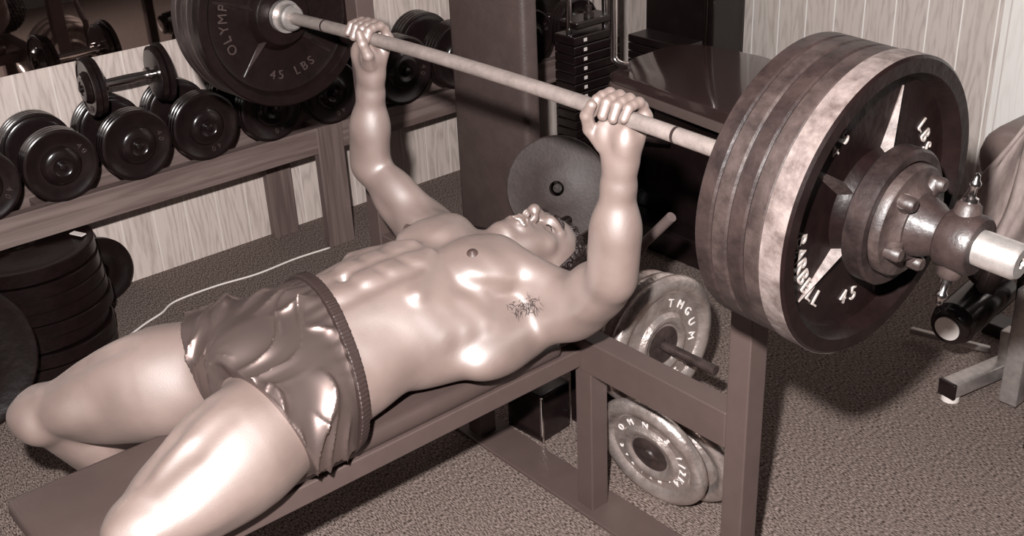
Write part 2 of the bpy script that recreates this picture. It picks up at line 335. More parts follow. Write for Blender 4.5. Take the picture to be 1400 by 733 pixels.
# dumbbells
def db_head(R, n, T, hub=True, sgn=1):
    """stack of n discs, outer face at +x, with rim steps and a domed centre disc"""
    p = [(-n*T, 0), (-n*T, R*.80)]
    for i in range(n):
        a = -n*T+i*T; r = R*(1 if i > 0 else .93)
        p += [(a+.001, r-.004), (a+.003, r), (a+T-.003, r), (a+T-.0005, r-.004), (a+T, r-.007)]
    p += [(0, R*.90), (-.003, R*.86), (-.004, R*.55), (.006, R*.50), (.012, R*.42), (.013, R*.26), (.010, R*.22), (.010, R*.12), (.020, R*.11), (.022, R*.06), (.022, 0)]
    return [(t*sgn, r) for t, r in p]
def make_dumbbell(R, n, T, half):
    o = bpy.data.objects.new('dumbbell', None); COL.objects.link(o); o.empty_display_size = .05
    obj('handle', lathe(nb(), [(-half, 0), (-half, .013), (-half*.5, .0145), (0, .0155), (half*.5, .0145), (half, .013), (half, 0)], n=24), M_chrome, o, True, 40)
    for s in (1, -1):
        obj('head', lathe(nb(), db_head(R, n, T, sgn=s), (s*(half+n*T), 0, 0), n=72), M_blackgloss, o, True, 35)
        obj('collar', lathe(nb(), [(0, .0145), (0, .024), (.012, .024), (.014, .0145)], (s*(half-.016)-.007, 0, 0), n=24), M_chrome, o, True, 40)
        l = nb(); arc_text(l, '40', (s*(half+n*T)+s*.0005-s*.003, 0, 0), (s, 0, 0), (0, 0, 1), R*.70, 165, 16, R*.22, .0015); obj('number', l, M_letter, o)
    return o
def cp(o, loc, rot=(0, 0, 0)):
    c = o.copy(); COL.objects.link(c)
    for ch in o.children:
        k = ch.copy(); COL.objects.link(k); k.parent = c
    c.location = loc; c.rotation_euler = rot; return c
BT = .461
protoA = make_dumbbell(.112, 4, .018, .062); protoB = make_dumbbell(.125, 5, .018, .058)
spots = [(-.60, 'A', 'black dumbbell at the left end of the rack row, cut by the frame'), (-.365, 'A', 'second dumbbell from the left of the rack, wide black discs'),
         (-.128, 'A', 'third dumbbell from the left, under the one laid crosswise'), (.105, 'A', 'black dumbbell under the left edge of the far barbell plates'),
         (.345, 'A', 'dumbbell on the rack hidden mostly under the far barbell plates'), (.585, 'A', "dumbbell on the rack seen behind the lifter's raised far forearm"),
         (.875, 'B', "large black dumbbell on the rack just right of the lifter's far hand"), (1.135, 'B', 'large dumbbell half hidden behind the upright padded board, left side'),
         (1.50, 'A', 'dumbbell on the rack between the padded board and the weight stack'), (1.75, 'A', 'last dumbbell at the far end of the rack behind the weight stack')]
used = set()
for y, k, lb in spots:
    P = protoA if k == 'A' else protoB; R = .112 if k == 'A' else .125
    if k not in used: o = P; used.add(k)
    else: o = cp(P, (0, 0, 0))
    o.location = (-1.655, y, BT+R); o.rotation_euler = (random.uniform(0, 3), 0, random.uniform(-.03, .03))
    tag(o, lb, 'dumbbell', 'black dumbbells on the wooden rack')
top = make_dumbbell(.092, 2, .020, .085)
top.location = (-1.585, -.10, .765); top.rotation_euler = (0, 0, math.radians(90-4)); tag(top, 'dumbbell with chrome handle laid crosswise on top of the row', 'dumbbell')
# ------------------------------------------------------------------ plates on the floor by the wall
def flat_plate(R, T, hub=.05):
    return [(0, .0265), (0, hub), (.004, hub+.006), (.006, R-.035), (.001, R-.024), (0, R-.004), (.003, R), (T-.003, R), (T, R-.004), (T-.001, R-.024), (T-.006, R-.035), (T-.004, hub+.006), (T, hub), (T, .0265), (0, .0265)]
z = .0; fs = None
pos_words = ['bottom plate of the tall floor stack under the rack, mostly hidden', 'second plate up in the tall floor stack under the rack', 'third plate up in the tall floor stack under the rack', 'fourth plate up in the tall floor stack, behind the far knee',
             'fifth plate up in the tall floor stack under the rack', 'sixth plate up in the tall floor stack under the rack', 'seventh plate up in the tall floor stack, second from its top', 'topmost plate of the tall black floor stack under the rack beam']
for i in range(8):
    R = .218-.002*(i % 3); T = .043
    o = obj('weight_plate', lathe(nb(), flat_plate(R, T), (0, 0, 0), (0, 0, 1), 96), M_black, None, True, 35)
    o.location = (-1.545+random.uniform(-.012, .012), -.53+random.uniform(-.012, .012), z+.001); z += T+.0015
    o.rotation_euler = (0, 0, i)
    tag(o, pos_words[i], 'weight plate', 'black plates stacked under the rack')
tg = obj('paper_tag', box(nb(), (0, 0, 0), (.05, .02, .004), bev=.001), M_white); tg.location = (-1.50, -.375, z+.0035); tg.rotation_euler = (0, 0, .4)
tag(tg, 'small pale tag lying on the top plate of the black stack', 'tag')
def disc_thing(name, prof, loc, axis, mt, label, cat, n=96, grp=None):
    o = obj(name, lathe(nb(), prof, (0, 0, 0), (0, 0, 1), n), mt, None, True, 35)
    o.location = loc; o.rotation_euler = Vector(axis).to_track_quat('Z', 'Y').to_euler(); tag(o, label, cat, grp); return o
disc_thing('weight_plate', flat_plate(.225, .03), (-1.255, -.86, .222), (1, -.15, .16), M_black, 'black plate standing on edge against the floor stack, cut by the left frame edge', 'weight plate')
disc_thing('weight_plate', flat_plate(.112, .03), (-1.738, -.268, .114), (.99, .1, .12), M_black, 'small dark plate standing on edge between the floor stack and the panelled wall', 'weight plate')
cord = smoothpath([(-1.36, -.42, .004), (-1.42, -.33, .004), (-1.47, -.24, .004), (-1.50, -.17, .004), (-1.545, -.10, .004), (-1.55, .05, .004), (-1.53, .2, .004), (-1.54, .36, .004), (-1.53, .5, .004)], 8)
tag(obj('cord', tube(nb(), cord, .0035, 8), M_white, None, True), 'thin pale cord lying on the carpet along the wall under the rack', 'cord')
# ------------------------------------------------------------------ upright padded board
bd = thing('incline_board', 'tall dark padded board of an incline bench standing behind the lifter', 'bench', (-1.02, .90, 0))
def at(bm, o, name, m, parent, smooth=True, auto=35):
    ob = obj(name, bm, m, parent, smooth, auto); return ob
b_ = box(nb(), (.0, 0, .72), (.385, .070, 1.42), bev=.022); pad_ = obj('pad', b_, M_board, bd, True)
pad_.rotation_euler = (math.radians(-1), math.radians(-1.2), 0)
obj('frame_post', box(nb(), (0, .075, .55), (.06, .06, 1.1), bev=.004), M_frame, bd)
obj('foot', box(nb(), (0, .10, .02), (.40, .06, .04), bev=.004), M_frame, bd)
obj('pipe', tube(nb(), [(.215, -.29, .265), (.43, -.25, .285), (.42, -.02, .30), (.19, .075, .31)], .020, 20), M_blackgloss, bd, True, 40)
# round brown plate hanging on a peg next to it
nrm = Vector((.52, -.80, .30)).normalized(); pc = Vector((-.655, .84, .388))
rp = disc_thing('weight_plate', [(0, .024), (0, .160), (.004, .165), (.018, .165), (.022, .160), (.022, .156), (.020, .070), (.0215, .067), (.0215, .024), (0, .024)], pc, nrm, M_flatplate, 'round flat brown plate with a centre hole behind the head of the lifter', 'weight plate')
ps = thing('plate_stand', 'dark steel stand whose peg holds the round brown plate', 'stand', (-.70, .93, 0))
obj('post', box(nb(), (0, 0, .20), (.05, .05, .40), bev=.004), M_blackgloss, ps)
q = pc-Vector((-.70, .93, 0)); obj('peg', tube(nb(), [q-nrm*.09, q+nrm*.012], .014, 16), M_iron, ps, True, 40)
obj('foot', box(nb(), (0, 0, .012), (.10, .10, .024), bev=.004), M_blackgloss, ps)
# ------------------------------------------------------------------ weight stack machine
ws = thing('weight_stack', 'tall black selector weight stack with numbered plates and chrome guide rods', 'weight machine', (-1.335, 1.62, 0))
for i in range(14):
    zz = .12+i*.037
    obj('stack_plate', box(nb(), (0, 0, zz), (.115, .24, .034), bev=.004), M_blackgloss, ws)
obj('top_plate', box(nb(), (0, 0, .655), (.10, .20, .028), bev=.006), M_blackgloss, ws)
for i in range(14):
    if i < 3: continue
    obj('number_label', box(nb(), (.0582, -.065, .12+i*.037), (.0012, .016, .013)), M_white, ws)
obj('base', box(nb(), (0, 0, .05), (.16, .34, .10), bev=.005), M_blackgloss, ws)
for y in (-.095, .095): obj('guide_rod', tube(nb(), [(0, y, .1), (0, y, 1.5)], .012, 16), M_chrome, ws, True)
obj('cable', tube(nb(), [(0.01, 0, .66), (0.01, 0, 1.5)], .003, 8), M_steel, ws, True)
obj('selector_stem', lathe(nb(), [(0, .02), (.02, .02), (.022, .012), (.045, .012), (.05, .006), (.055, 0)], (0.01, 0, .665), (0, 0, 1), 20), M_iron, ws, True, 40)
ws2 = thing('weight_stack', 'second black weight stack behind the bent chrome tube, partly hidden', 'weight machine', (-1.30, 2.02, 0))
for i in range(12): obj('stack_plate', box(nb(), (0, 0, .12+i*.034), (.30, .12, .031), bev=.004), M_blackgloss, ws2)
obj('base', box(nb(), (0, 0, .05), (.34, .16, .10), bev=.005), M_blackgloss, ws2)
# ------------------------------------------------------------------ glossy seat
seat = thing('machine_bench', 'wide glossy dark vinyl seat on a black machine base behind the bar', 'machine seat', (0, 0, 0))
def prism(outline, z0, z1, rad=.018):
    bm = nb(); top = [bm.verts.new((x, y, z1)) for x, y in outline]; bot = [bm.verts.new((x, y, z0)) for x, y in outline]
    ft = bm.faces.new(top); fb = bm.faces.new(bot[::-1])
    for i in range(len(outline)): j = (i+1) % len(outline); bm.faces.new((top[i], bot[i], bot[j], top[j]))
    bmesh.ops.bevel(bm, geom=list(ft.edges)+list(fb.edges), offset=rad, segments=4, affect='EDGES', profile=.5); return bm
ol = [(-1.095, 1.515), (-1.085, 1.495), (-1.06, 1.488), (-.50, 1.42), (-.30, 1.40), (-.25, 1.42), (-.24, 1.50), (-.26, 1.86), (-.32, 1.93), (-.80, 2.02), (-1.05, 2.0), (-1.135, 1.95), (-1.165, 1.86), (-1.14, 1.68)]
obj('cushion', prism(ol, .475, .530), M_seat, seat, True, 50)
obj('edge_band', prism([((x+.7)*1.012-.7, (y-1.72)*1.014+1.72) for x, y in ol], .455, .490, .010), M_cylpad, seat, True, 50)
obj('pedestal', box(nb(), (-.70, 1.78, .225), (.55, .34, .45), bev=.01), M_blackgloss, seat)
bt = thing('chrome_tube', 'bent chrome tube rising from the corner of the glossy seat', 'tube', (-1.10, 1.53, .545))
obj('tube', tube(nb(), [(0, 0, 1.0), (0, 0, .06)]+smoothpath([(0, 0, .05), (.004, .0, .02), (.03, .01, .004), (.06, .02, .002)], 6), .014, 16), M_chrome, bt, True, 50)
mc = thing('machine_cabinet', 'tall black machine body standing against the panelled back wall', 'machine', (-1.36, 2.30, 0))
obj('body', box(nb(), (-.03, 0, .85), (.38, .20, 1.7), bev=.01), M_blackgloss, mc)
obj('corner_strip', tube(nb(), [(.13, -.108, .40), (.13, -.108, 1.6)], .009, 12), M_chrome, mc, True)
# dark machine mass under / between
pm = thing('press_machine', 'black machine frame in the shadow under the glossy seat', 'machine', (-.62, 1.35, 0))
obj('base_beam', box(nb(), (0, 0, .05), (.9, .10, .10), bev=.008), M_blackgloss, pm)
obj('upright_frame', box(nb(), (-.30, .02, .25), (.10, .08, .40), bev=.008), M_blackgloss, pm)
obj('upright_frame', box(nb(), (.22, .02, .25), (.10, .08, .40), bev=.008), M_blackgloss, pm)
obj('panel', box(nb(), (0, .06, .26), (.80, .02, .36), bev=.004), M_blackgloss, pm)
obj('lever_pin', tube(nb(), [(-.03, -.25, .50), (.01, -.18, .56)], .008, 12), M_chrome, pm, True)
obj('lever_arm', tube(nb(), [(.00, -.05, .42), (-.03, -.25, .50)], .010, 12), M_iron, pm, True)
# ------------------------------------------------------------------ silver plates on a storage tree beside the bench
tree = thing('plate_tree', 'low dark steel plate tree with a peg, between the bench posts', 'plate tree', (.10, .46, 0))
TP = Vector((.185, .425, .338))
obj('peg', tube(nb(), [TP-Vector((.215, 0, 0)), TP+Vector((.155, 0, 0))], .0125, 20), M_iron2, tree, True, 40).location = (-.10, -.46, 0)
obj('post', box(nb(), (-.12, -.035, .19), (.045, .045, .36), bev=.004), M_blackgloss, tree)
obj('base', box(nb(), (-.10, -.03, .015), (.16, .10, .03), bev=.004), M_blackgloss, tree)
def silver_prof(R, T):
    h = [(T*.5, R), (T*.5+.006, R-.001), (T*.5+.013, R-.006), (T*.5+.018, R-.015), (T*.5+.019, R-.024), (T*.5+.016, R-.034), (T*.5+.009, R-.042), (T*.5+.005, R-.046), (T*.5+.005, .084), (T*.5+.009, .080), (T*.5+.015, .074), (T*.5+.016, .068), (T*.5+.013, .060), (T*.5+.008, .055), (T*.5+.007, .014)]
    return [(T-t, r) for t, r in h[::-1]]+h[1:]+[(T-h[-1][0], .014)]
def letter_on(o, txts, R, zf, M=M_whitelet):
    b = nb()
    for t_, st, step, sz in txts: arc_text(b, t_, (0, 0, zf), (0, 0, 1), (0, 1, 0), R, st, step, sz, .0012)
    l = obj('lettering', b, M, o); return l
silv = 'silver painted plates beside the bench'
a = disc_thing('weight_plate', silver_prof(.178, .030), TP-Vector((.034, 0, 0)), (1, 0, 0), M_silver, 'front silver plate with raised letters hanging on the peg beside the bench', 'weight plate', grp=silv)
letter_on(a, [('TMGUM', -75+90, 21, .030), ('12', 48+90, 14, .026)], .107, .0205)
obj('center_cap', lathe(nb(), [(0, .0145), (.0, .048), (.001, .050), (.002, .050), (.003, .046), (.003, .0145), (0, .0145)], (0, 0, .0225), (0, 0, 1), 48), M_iron2, a, True, 35)
disc_thing('weight_plate', silver_prof(.170, .030), TP-Vector((.075, 0, 0)), (1, 0, 0), M_silver, 'second silver plate on the peg, just behind the front one', 'weight plate', grp=silv)
disc_thing('weight_plate', silver_prof(.165, .030), TP-Vector((.125, -.012, .01)), (1, 0, .02), M_silver, 'rear silver plate on the peg, nearest the bench rail', 'weight plate', grp=silv)
nl = Vector((.09, -.97, -.23)).normalized()
R1 = .156
c1 = Vector((.278, .292, .153)); 
a = disc_thing('weight_plate', silver_prof(R1, .030), c1, nl, M_silver, 'silver plate leaning on the floor below the cross tube, letters facing the bench', 'weight plate', grp=silv)
letter_on(a, [('OMN', -60, 30, .024), ('5 1/2', 40, 15, .026), ('K4.', 120, 14, .026), ('HYLTAC', 172, 17, .014)], .092, .0205)
obj('center_cap', lathe(nb(), [(0, 0), (.0, .048), (.001, .050), (.002, .050), (.003, .044), (.003, .016), (.008, .013), (.008, 0)], (0, 0, .0225), (0, 0, 1), 48), M_iron2, a, True, 35)
disc_thing('weight_plate', silver_prof(.138, .030), c1+Vector((.050, .062, -.012)), nl, M_silver, 'silver plate leaning behind the lettered one on the floor', 'weight plate', grp=silv)
# metal box on the floor behind the bench
mb = thing('metal_box', 'small glossy dark metal block on the carpet behind the bench post', 'box', (-.155, .30, 0), rot=(0, 0, .08))
obj('block', box(nb(), (0, 0, .072), (.13, .11, .144), bev=.006), M_blackgloss, mb, True, 40)
obj('corner_edge', box(nb(), (.065, -.055, .072), (.008, .008, .138), bev=.002), M_chrome, mb)
# lever and roller of the leg machine behind the bench
lv = thing('curl_lever', 'bent grey lever with rubber grip behind the near shoulder', 'lever', (0, 0, 0))
obj('grip', tube(nb(), smoothpath([(-.01, .50, .495), (.02, .50, .515), (.04, .50, .545), (.085, .50, .595), (.125, .50, .640)], 5), .013, 16), M_rubber, lv, True, 50)
obj('arm', box(nb(), (-.005, .50, .42), (.030, .02, .16), bev=.003), M_frame, lv)
obj('arm_foot', box(nb(), (-.005, .50, .17), (.035, .035, .34), bev=.003), M_blackgloss, lv)
rl = thing('roller_pad', 'small round vinyl roller pad behind the near shoulder', 'roller pad', (0, 0, 0))
obj('pad', lathe(nb(), [(0, 0), (0, .028), (.006, .034), (.15, .034), (.156, .028), (.156, 0)], (-.135, .385, .345), (.9, .1, .1), 32), M_board, rl, True, 40)
obj('bracket', box(nb(), (-.10, .395, .16), (.03, .03, .32), bev=.003), M_blackgloss, rl)
# ------------------------------------------------------------------ machine on the right
rm = thing('exercise_machine', 'chrome legged exercise machine with a dark roller at the right edge', 'exercise machine', (.575, 1.25, 0))
RM = Vector((.60, 1.25, 0))
def bar_box(name, a, b, w, h, m, parent, bev=.004):
    a = Vector(a); b = Vector(b); d = (b-a); q = d.to_track_quat('X', 'Z')
    bm = nb(); box(bm, (0, 0, 0), (d.length, w, h), bev=bev); bmesh.ops.transform(bm, matrix=Matrix.Translation((a+b)/2) @ q.to_matrix().to_4x4(), verts=bm.verts)
    return obj(name, bm, m, parent, True, 40)
bar_box('foot_beam', (-.045, -.075, .042), (.0, .155, .042), .05, .044, M_steel, rm)
ec = bar_box('end_cap', (-.047, -.086, .042), (-.045, -.074, .042), .054, .048, M_blackgloss, rm)
obj('floor_glide', lathe(nb(), [(0, 0), (0, .024), (.016, .024), (.018, .020), (.018, 0)], (-.044, -.06, .001), (0, 0, 1), 24), M_white, rm, True, 40)
bar_box('leg', (.0, .15, .035), (-.005, .15, .15), .045, .04, M_steel, rm)
bar_box('leg', (.085, .02, .02), (.085, .02, .36), .05, .05, M_steel, rm)
bar_box('leg', (.20, -.02, .02), (.14, .1, .60), .05, .04, M_iron, rm)
bar_box('cross_bar', (.0, .15, .06), (.40, .25, .06), .04, .04, M_iron, rm)
rod = bar_box('floor_rod', (-.30, .15, .03), (-.06, .16, .06), .018, .018, M_steel, rm)
R0 = Vector((-.030, -.16, .268)); RD = Vector((-.04, .95, .10)).normalized()
obj('roller', lathe(nb(), [(0, 0), (0, .036), (.004, .048), (.012, .053), (.02, .048), (.026, .050), (.032, .059), (.25, .059), (.26, .05), (.26, 0)], R0, RD, 48), M_blackgloss, rm, True, 40)
obj('roller_disc', lathe(nb(), [(-.004, 0), (-.004, .006), (-.001, .008), (0, .033), (.004, .033), (.004, 0)], R0-RD*.003, RD, 40), M_white, rm, True, 40)
obj('wheel', lathe(nb(), [(-.012, 0), (-.012, .02), (-.008, .045), (-.014, .065), (0, .075), (.014, .065), (.008, .045), (.012, .02), (.012, 0)], (-.03, .02, .40), (.8, -.5, .2), 40), M_iron, rm, True, 40)
bar_box('strut', (-.02, -.03, .30), (.03, .05, .62), .03, .045, M_iron, rm)
bar_box('strut', (.05, .10, .10), (.04, .02, .66), .03, .03, M_chrome, rm)
# big vinyl cylinder pad behind
cp_ = thing('padded_bench', 'rounded grey vinyl bench pad by the pale wall at right', 'bench', (.52, 1.62, 0))
b_ = box(nb(), (0.13, 0, .58), (.62, .30, .17), bev=.075); o = obj('pad', b_, M_cylpad, cp_, True)
obj('leg', box(nb(), (0.03, 0, .25), (.06, .06, .50), bev=.004), M_iron, cp_); obj('foot', box(nb(), (.13, 0, .02), (.5, .08, .04), bev=.004), M_iron, cp_)
# draped cloth
def cloth():
    bm = nb(); nu, nv = 44, 44; g = []
    for i in range(nu+1):
        row = []
        for j in range(nv+1):
            u, v = i/nu, j/nv
            top = Vector((.735, .98, .93)) if 0 else Vector((.77, 1.0, .86))
            w = (.02+.11*v)
            x = .70+(u-.45)*w*2.6; y = 1.06+(u-.5)*.06; z_ = .93-.40*v
            x += .05*v*(1-u)*-1.0+.02; 
            y += (.030*v+.006)*math.sin(u*21+v*2.2+1)+.012*math.sin(u*43+v*5); x += .010*math.sin(v*7+u*8)
            row.append(bm.verts.new((x, y, z_)))
        g.append(row)
    for i in range(nu):
        for j in range(nv): bm.faces.new((g[i][j], g[i+1][j], g[i+1][j+1], g[i][j+1]))
    return bm
cl = obj('hanging_cloth', cloth(), M_cloth, None, True); sm = cl.modifiers.new('s', 'SOLIDIFY'); sm.thickness = .004
tag(cl, 'crumpled grey cloth hanging over the machine at the right edge', 'cloth')
obj('post', box(nb(), (.225, -.11, .50), (.05, .05, 1.0), bev=.004), M_iron, rm); obj('hook', tube(nb(), [(.225, -.11, .96), (.125, -.17, .95)], .012, 12), M_chrome, rm, True)
# ------------------------------------------------------------------ the lifter: one blended surface, polygonised from a distance field
V3 = lambda *a: np.array(a, float)
class Field:
    """primitives blended with a smooth union; each one is evaluated only near itself"""
    def __init__(s): s.p = []
    def ell(s, c, r, k=.02, R=None, sub=False):
        s.p.append(('e', V3(*c), V3(*r), None if R is None else np.array(R, float), k, sub)); return s
    def cap(s, a, b, ra, rb=None, k=.02, sub=False):
        s.p.append(('c', V3(*a), V3(*b), (ra, ra if rb is None else rb), k, sub)); return s
    def chain(s, pts, rs, k=.02):
        for a, b, ra, rb in zip(pts, pts[1:], rs, rs[1:]): s.cap(a, b, ra, rb, k)
        return s
    def grid(s, lo, hi, h, infl=0., noise=None):
        lo = np.array(lo, float); hi = np.array(hi, float)
        ax = [np.arange(lo[i], hi[i]+h, h, dtype=np.float32) for i in range(3)]
        D = np.full([len(a) for a in ax], .08, np.float32)
        for q in s.p:
            k, sub = q[-2], q[-1]
            if q[0] == 'e':
                c, r, R = q[1:4]; m_ = r.max() if R is not None else r
                a, b = c-m_, c+m_
            else:
                P, Q, (ra, rb) = q[1:4]; m_ = max(ra, rb); a = np.minimum(P, Q)-m_; b = np.maximum(P, Q)+m_
            mg = k+.03+infl if not sub else k+.006; a = a-mg; b = b+mg
            i0 = [int(np.clip(np.searchsorted(ax[i], a[i]), 0, len(ax[i]))) for i in range(3)]
            i1 = [int(np.clip(np.searchsorted(ax[i], b[i]), 0, len(ax[i]))) for i in range(3)]
            if any(i1[i]-i0[i] < 1 for i in range(3)): continue
            X = ax[0][i0[0]:i1[0]][:, None, None]; Y = ax[1][i0[1]:i1[1]][None, :, None]; Z = ax[2][i0[2]:i1[2]][None, None, :]
            if q[0] == 'e':
                x, y, z = X-c[0], Y-c[1], Z-c[2]
                if R is not None: x, y, z = [(x*R[0, i]+y*R[1, i]+z*R[2, i]) for i in range(3)]
                k0 = np.sqrt((x/r[0])**2+(y/r[1])**2+(z/r[2])**2)+1e-6
                k1 = np.sqrt((x/r[0]**2)**2+(y/r[1]**2)**2+(z/r[2]**2)**2)+1e-6
                d = k0*(k0-1)/k1
            else:
                v = Q-P; L2 = float(v@v)+1e-12; x, y, z = X-P[0], Y-P[1], Z-P[2]
                t = np.clip((x*v[0]+y*v[1]+z*v[2])/L2, 0, 1)
                d = np.sqrt((x-t*v[0])**2+(y-t*v[1])**2+(z-t*v[2])**2)-(ra+(rb-ra)*t)
            sl = tuple(slice(i0[i], i1[i]) for i in range(3)); G = D[sl]; d = d.astype(np.float32)
            if sub:
                hh = np.maximum(k-np.abs(G+d), 0)/k; D[sl] = np.maximum(G, -d)+hh*hh*k*.25
            else:
                hh = np.maximum(k-np.abs(G-d), 0)/k; D[sl] = np.minimum(G, d)-hh*hh*k*.25
        return ax, D-infl
def nets(ax, D, drop=None):
    """surface nets"""
    neg = D < 0; nx, ny, nz = D.shape
    c = np.zeros((nx-1, ny-1, nz-1), np.int8)
    for i in (0, 1):
        for j in (0, 1):
            for k in (0, 1): c += neg[i:nx-1+i, j:ny-1+j, k:nz-1+k]
    act = (c > 0) & (c < 8); idx = np.argwhere(act); n = len(idx)
    imap = np.full(act.shape, -1, np.int32); imap[act] = np.arange(n)
    acc = np.zeros((n, 3)); cnt = np.zeros(n)
    I, J, K = idx.T; val = {}
    for i in (0, 1):
        for j in (0, 1):
            for k in (0, 1): val[i, j, k] = D[I+i, J+j, K+k].astype(float)
    cr = list(val)
    for p in cr:
        for axn in range(3):
            if p[axn] == 1: continue
            q = tuple(1 if a == axn else p[a] for a in range(3)); a, b = val[p], val[q]; m_ = (a < 0) != (b < 0)
            t = np.where(m_, a/np.where(m_, a-b, 1), 0)
            for d in range(3): acc[m_, d] += (p[d]+(t[m_] if d == axn else 0))
            cnt += m_
    pos = acc/cnt[:, None]+idx; h = ax[0][1]-ax[0][0]
    V = pos*h+np.array([ax[0][0], ax[1][0], ax[2][0]])
    F = []
    for axn in range(3):
        o1, o2 = [a for a in range(3) if a != axn]
        s0 = [slice(None)]*3; s1 = [slice(None)]*3; s0[axn] = slice(0, -1); s1[axn] = slice(1, None)
        A = neg[tuple(s0)]; B = neg[tuple(s1)]; e = np.argwhere(A != B)
        e = e[(e[:, o1] > 0) & (e[:, o2] > 0) & (e[:, o1] < D.shape[o1]-1) & (e[:, o2] < D.shape[o2]-1)]
        fl = A[tuple(e.T)]
        def g(d1, d2):
            q = e.copy(); q[:, o1] -= d1; q[:, o2] -= d2; return imap[tuple(q.T)]
        Q = np.stack([g(1, 1), g(0, 1), g(0, 0), g(1, 0)], 1)
        if axn == 1: fl = ~fl
        Q[~fl] = Q[~fl][:, ::-1]; F.append(Q)
    F = np.concatenate(F); F = F[(F >= 0).all(1)]
    if drop is not None:
        cen = V[F].mean(1); keep = np.ones(len(F), bool)
        for lo, hi in drop: keep &= ~((cen > lo) & (cen < hi)).all(1)
        F = F[keep]
    return V, F
def relax(V, F, it=2, w=.5, pin=None):
    for _ in range(it):
        a = np.zeros_like(V); c = np.zeros(len(V))
        for i in range(4):
            for j in (1, 3): np.add.at(a, F[:, i], V[F[:, (i+j) % 4]]); np.add.at(c, F[:, i], 1)
        m_ = c > 0; N = V.copy(); N[m_] = V[m_]*(1-w)+w*a[m_]/c[m_][:, None]
        if pin is not None: N[pin] = V[pin]
        V = N
    return V
def boundary(F):
    e = np.concatenate([np.sort(F[:, [i, (i+1) % 4]], 1) for i in range(4)]); u, c = np.unique(e, axis=0, return_counts=True); return np.unique(u[c == 1])
def mesh_np(name, V, F, m, parent=None):
    us = np.unique(F); rm_ = np.full(len(V), -1); rm_[us] = np.arange(len(us)); V = V[us]; F = rm_[F]
    me = bpy.data.meshes.new(name); me.vertices.add(len(V)); me.vertices.foreach_set('co', V.astype(np.float32).ravel())
    me.loops.add(F.size); me.loops.foreach_set('vertex_index', F.astype(np.int32).ravel())
    me.polygons.add(len(F)); me.polygons.foreach_set('loop_start', np.arange(0, F.size, 4, dtype=np.int32)); me.polygons.foreach_set('loop_total', np.full(len(F), 4, np.int32))
    me.polygons.foreach_set('use_smooth', np.ones(len(F), bool)); me.update(calc_edges=True); me.validate()
    me.materials.append(m); o = bpy.data.objects.new(name, me); COL.objects.link(o)
    if parent is not None: o.parent = parent
    return o
def lerp(a, b, t): return V3(*a)*(1-t)+V3(*b)*t
def basis(xd, zd):
    x = V3(*xd); x /= np.linalg.norm(x); z = V3(*zd); z -= x*(z@x); z /= np.linalg.norm(z); return np.stack([x, np.cross(z, x), z], 1)
cx = .035
B = Field()
# ---- torso
def torso(B, clothes=False):
    if not clothes:
        B.ell((cx, -.12, .615), (.165, .20, .130), .03)
        B.ell((cx, .0, .615), (.165, .10, .100), .05)
        B.ell((cx, -.33, .632), (.155, .21, .124), .05)
        B.ell((cx, -.24, .627), (.158, .15, .128), .05)
    B.ell((cx, -.50, .620), (.160, .14, .112), .05)
    B.ell((cx, -.47, .560), (.172, .12, .068), .05)
torso(B)
for s in (-1, 1):
    # lats, ribs, obliques
    B.ell((cx+s*.150, -.06, .575), (.075, .17, .072), .05, basis((1, s*.35, 0), (0, 0, 1)))
    B.ell((cx+s*.115, -.20, .60), (.060, .15, .085), .05)
    B.ell((cx+s*.125, -.40, .60), (.050, .09, .075), .04)
    # pecs
    B.ell((cx+s*.078, -.070, .708), (.090, .082, .056), .013, basis((1, s*.30, -.22*s), (0, 0, 1)))
    B.cap((cx+s*.08, -.02, .715), (cx+s*.185, .015, .675), .040, .038, .03)
    B.ell((cx+s*.105, -.125, .700), (.055, .030, .040), .02, basis((1, s*.2, -.3*s), (0, 0, 1)))
    # deltoid / trapezius
    B.cap((cx+s*.05, .055, .60), (cx+s*.18, .055, .605), .052, .055, .05)
    # abdominals
    for y, r, rz in ((-.205, .027, .016), (-.262, .027, .016), (-.320, .028, .016), (-.385, .040, .014)):
        zt = .754 if y > -.25 else (.753 if y > -.35 else .746)
        B.ell((cx+s*.033, y, zt-.006), (.030, r, rz), .012)
    # serratus and rib ridges
    for i, (y, x, z_) in enumerate(((-.150, .172, .640), (-.195, .165, .640), (-.240, .156, .642))):
        B.cap((cx+s*x, y, z_), (cx+s*(x-.030), y-.022, z_+.034), .019, .013, .028)
    B.cap((cx+s*.03, -.165, .750), (cx+s*.115, -.260, .722), .014, .016, .018)
    # hips, buttocks
    B.ell((cx+s*.085, -.53, .560), (.085, .10, .072), .04)
for s in (-1, 1):
    B.cap((cx+s*.190, -.045, .675), (cx+s*.135, -.165, .722), .007, .007, .028, sub=True)
    B.cap((cx+s*.075, -.22, .762), (cx+s*.068, -.40, .750), .006, .006, .022, sub=True)
for s in (-1, 1):
    for y_ in (-.233, -.291, -.352): B.cap((cx+s*.010, y_, .772), (cx+s*.058, y_+.004, .764), .0035, .0035, .014, sub=True)
# clavicle notch, sternum groove, linea alba, navel
B.cap((cx, .015, .760), (cx, -.13, .764), .010, .008, .028, sub=True)
B.cap((cx, -.18, .770), (cx, -.33, .768), .006, .006, .014, sub=True)
B.ell((cx, -.352, .755), (.010, .012, .018), .012, sub=True)
for s in (-1, 1): B.cap((cx+s*.01, .035, .70), (cx+s*.14, .060, .672), .012, .012, .02)
